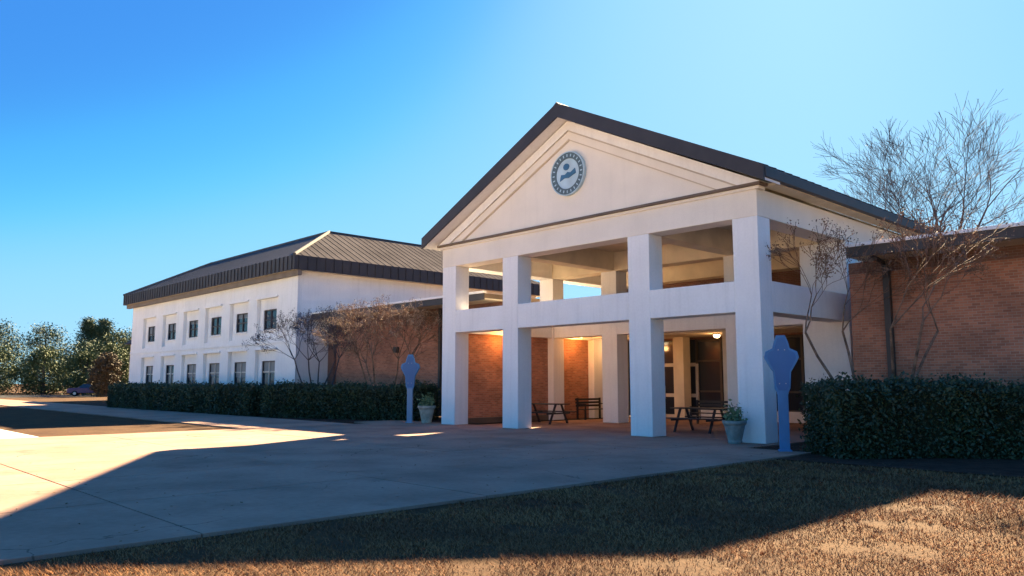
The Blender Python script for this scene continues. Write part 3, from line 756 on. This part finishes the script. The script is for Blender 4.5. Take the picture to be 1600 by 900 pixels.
tl = [ # x, y, H, R, material, kind, label
 (-133.0, 19.0, 14.2, 3.2, 'pine', 'pine', 'tallest pine left of the other far pine at the left edge of the view'),
 (-131.4, 21.0, 13.6, 3.0, 'pine', 'pine', 'second far pine just right of the tallest far pine'),
 (-106.0, 16.2, 9.6, 3.6, 'olive', 'leafy', 'bushy green tree against the left end of the classroom building'),
 (-98.5, 12.9, 7.2, 2.6, 'olive', 'leafy', 'low olive tree nearest the far wing'),
 (-110.8, 13.2, 6.2, 3.3, 'olive', 'leafy', 'low olive tree behind the plum car'),
 (-91.0, 9.9, 5.6, 1.7, 'russet', 'leafy', 'small brown bush beside the far wing'),
 (-136.0, 13.5, 12.0, 4.2, 'pine', 'leafy', 'broad dark tree left of the far pines'),
 (-140.0, 7.5, 12.5, 4.4, 'pine', 'leafy', 'broad dark tree second from the far left'),
 (-142.5, 1.0, 13.5, 3.4, 'pine', 'pine', 'pine at the far left among broad trees'),
 (-146.0, -6.0, 12.0, 4.6, 'olive', 'leafy', 'broad olive tree at the very left'),
 (-116.0, 9.0, 7.0, 3.4, 'olive', 'leafy', 'low olive tree second from the left of the low trees'),
 (-119.0, 3.5, 7.4, 3.6, 'olive', 'leafy', 'leftmost low olive tree by the lot'),
 (-128.0, 25.0, 10.5, 4.0, 'pine', 'leafy', 'dark tree right of the far pines'),
 (-121.0, 15.5, 8.5, 4.2, 'pine', 'leafy', 'dark low tree below the two far pines')]
for i, (x, y, H, Rr, m, kd, lbl) in enumerate(tl): clump_tree((x, y, -.05), H*.88, Rr, m, kd, lbl, TG, 100+i)

# ================================================================ FAR CARS
def car(loc, rz, paint, label):
    t = thing('parked_car', loc, label, 'car', 'cars parked in the far left lot', rz)
    sec = [(-2.2, .35), (-2.25, .75), (-2.1, .95), (-1.2, 1.02), (1.45, 1.02), (2.1, .92), (2.25, .6), (2.2, .35)]
    b = MB(); b.prism_y(sec, -.86, .86); part('body', b, paint, t, local=True, bevel=.06)
    cab = MB(); cab.hexa([(-1.15, -.78, 1.0), (1.55, -.78, 1.0), (1.55, .78, 1.0), (-1.15, .78, 1.0)], [(-.5, -.62, 1.46), (.95, -.62, 1.46), (.95, .62, 1.46), (-.5, .62, 1.46)])
    part('windows', cab, 'glass', t, local=True, bevel=.03)
    part('roof', MB().box(-.46, .92, -.60, .60, 1.455, 1.50), paint, t, local=True, bevel=.015)
    for x in (-1.4, 1.4):
        for s in (-1, 1):
            w = part('wheel', MB().tube((x, s*.70, .33), (x, s*.89, .33), .33, .33, 16), 'tyre', t, local=True)
            o = link('rim', MB().tube((x, s*.892, .33), (x, s*.91, .33), .19, .17, 12).mesh('rim', 'rim'), w)
    for s in (-1, 1): part('headlight', MB().box(-2.27, -2.2, s*.62-.18, s*.62+.18, .66, .80), 'light', t, local=True)
car((-96.5, 9.6, -.025), R(70), 'carpaint', 'plum coloured car parked at the far left beyond the sidewalk')
car((-95.0, 12.3, -.025), R(70), 'carred', 'maroon car parked right of the plum car')

# ================================================================ FOREGROUND DORMANT GRASS
def inview(p, pad=.05):
    fwv = np.array([math.sin(R(-46.441)), math.cos(R(-46.441))]); rt = np.array([fwv[1], -fwv[0]])
    d = p - np.array([10.816, -19.738]); z = d@fwv; x = d@rt
    return (z > 4.2) & (np.abs(x) < z*(.66+pad))
n = 900000
p = np.stack([rng.uniform(-2, 26, n), rng.uniform(-20, -3.45, n)], 1)
dist = np.hypot(p[:, 0]-10.816, p[:, 1]+19.738)
keep = (p[:, 0] > 2.06 - np.clip(.09*np.sin(p[:, 1]*5.1)*np.sin(p[:, 1]*1.7+1)+.03, 0, .09)) & inview(p, .25) & (rng.uniform(size=n) < np.clip((8.5/np.maximum(dist, 1))**2, .08, 1))
bare = np.sin(p[:, 0]*2.9+1.7*np.sin(p[:, 1]*1.3))+np.sin(p[:, 1]*3.7+1.1*np.sin(p[:, 0]*2.1+1))+.5*np.sin(p[:, 0]*7.1+p[:, 1]*5.3)
keep &= (bare < 1.25) | (rng.uniform(size=n) < .22)
p = p[keep]; n = len(p)
clump = np.sin(p[:, 0]*1.7+np.sin(p[:, 1]*2.3)*1.3)*np.sin(p[:, 1]*1.9+p[:, 0]*.6)
dist = dist[keep]
h = (.018 + .022*rng.uniform(size=n)**2 + .010*clump)*np.clip(dist/9, 1, 1.6)
az = rng.uniform(0, 2*math.pi, n); lean = rng.uniform(.5, 2.6, n)*h
base = np.column_stack([p, np.full(n, -.052)]); wd = (.0035*np.clip(dist/7, 1, 2.6))[:, None]
wv = np.column_stack([-np.sin(az), np.cos(az), np.zeros(n)])*wd
tip = base + np.column_stack([np.cos(az)*lean, np.sin(az)*lean, h+.008])
V = np.stack([base-wv, base+wv, tip], 1).reshape(-1, 3)
gr = link('dormant_grass', npmesh('dormant_grass', V, 3, 'blade'))
tag(gr, 'short dry tan grass blades of the foreground lawn', 'grass', kind='stuff')
k = 900
q = np.stack([rng.uniform(-14, 12, k), rng.uniform(-19, -2, k)], 1); q = q[rng.uniform(size=k) < np.clip((q[:, 0]+14)/16, .15, 1)]
zc = np.where(q[:, 0] > 2.09, .0, .012)
c = np.column_stack([q, zc]); lv = leaf_quads(c, .03); lv[:, 2] = np.repeat(zc, 4) + (lv[:, 2]-np.repeat(zc, 4))*.25 + .004
tag(link('fallen_leaves', npmesh('fallen_leaves', lv, 4, 'litter')), 'small dry leaves scattered over plaza and lawn', 'leaves', kind='stuff')
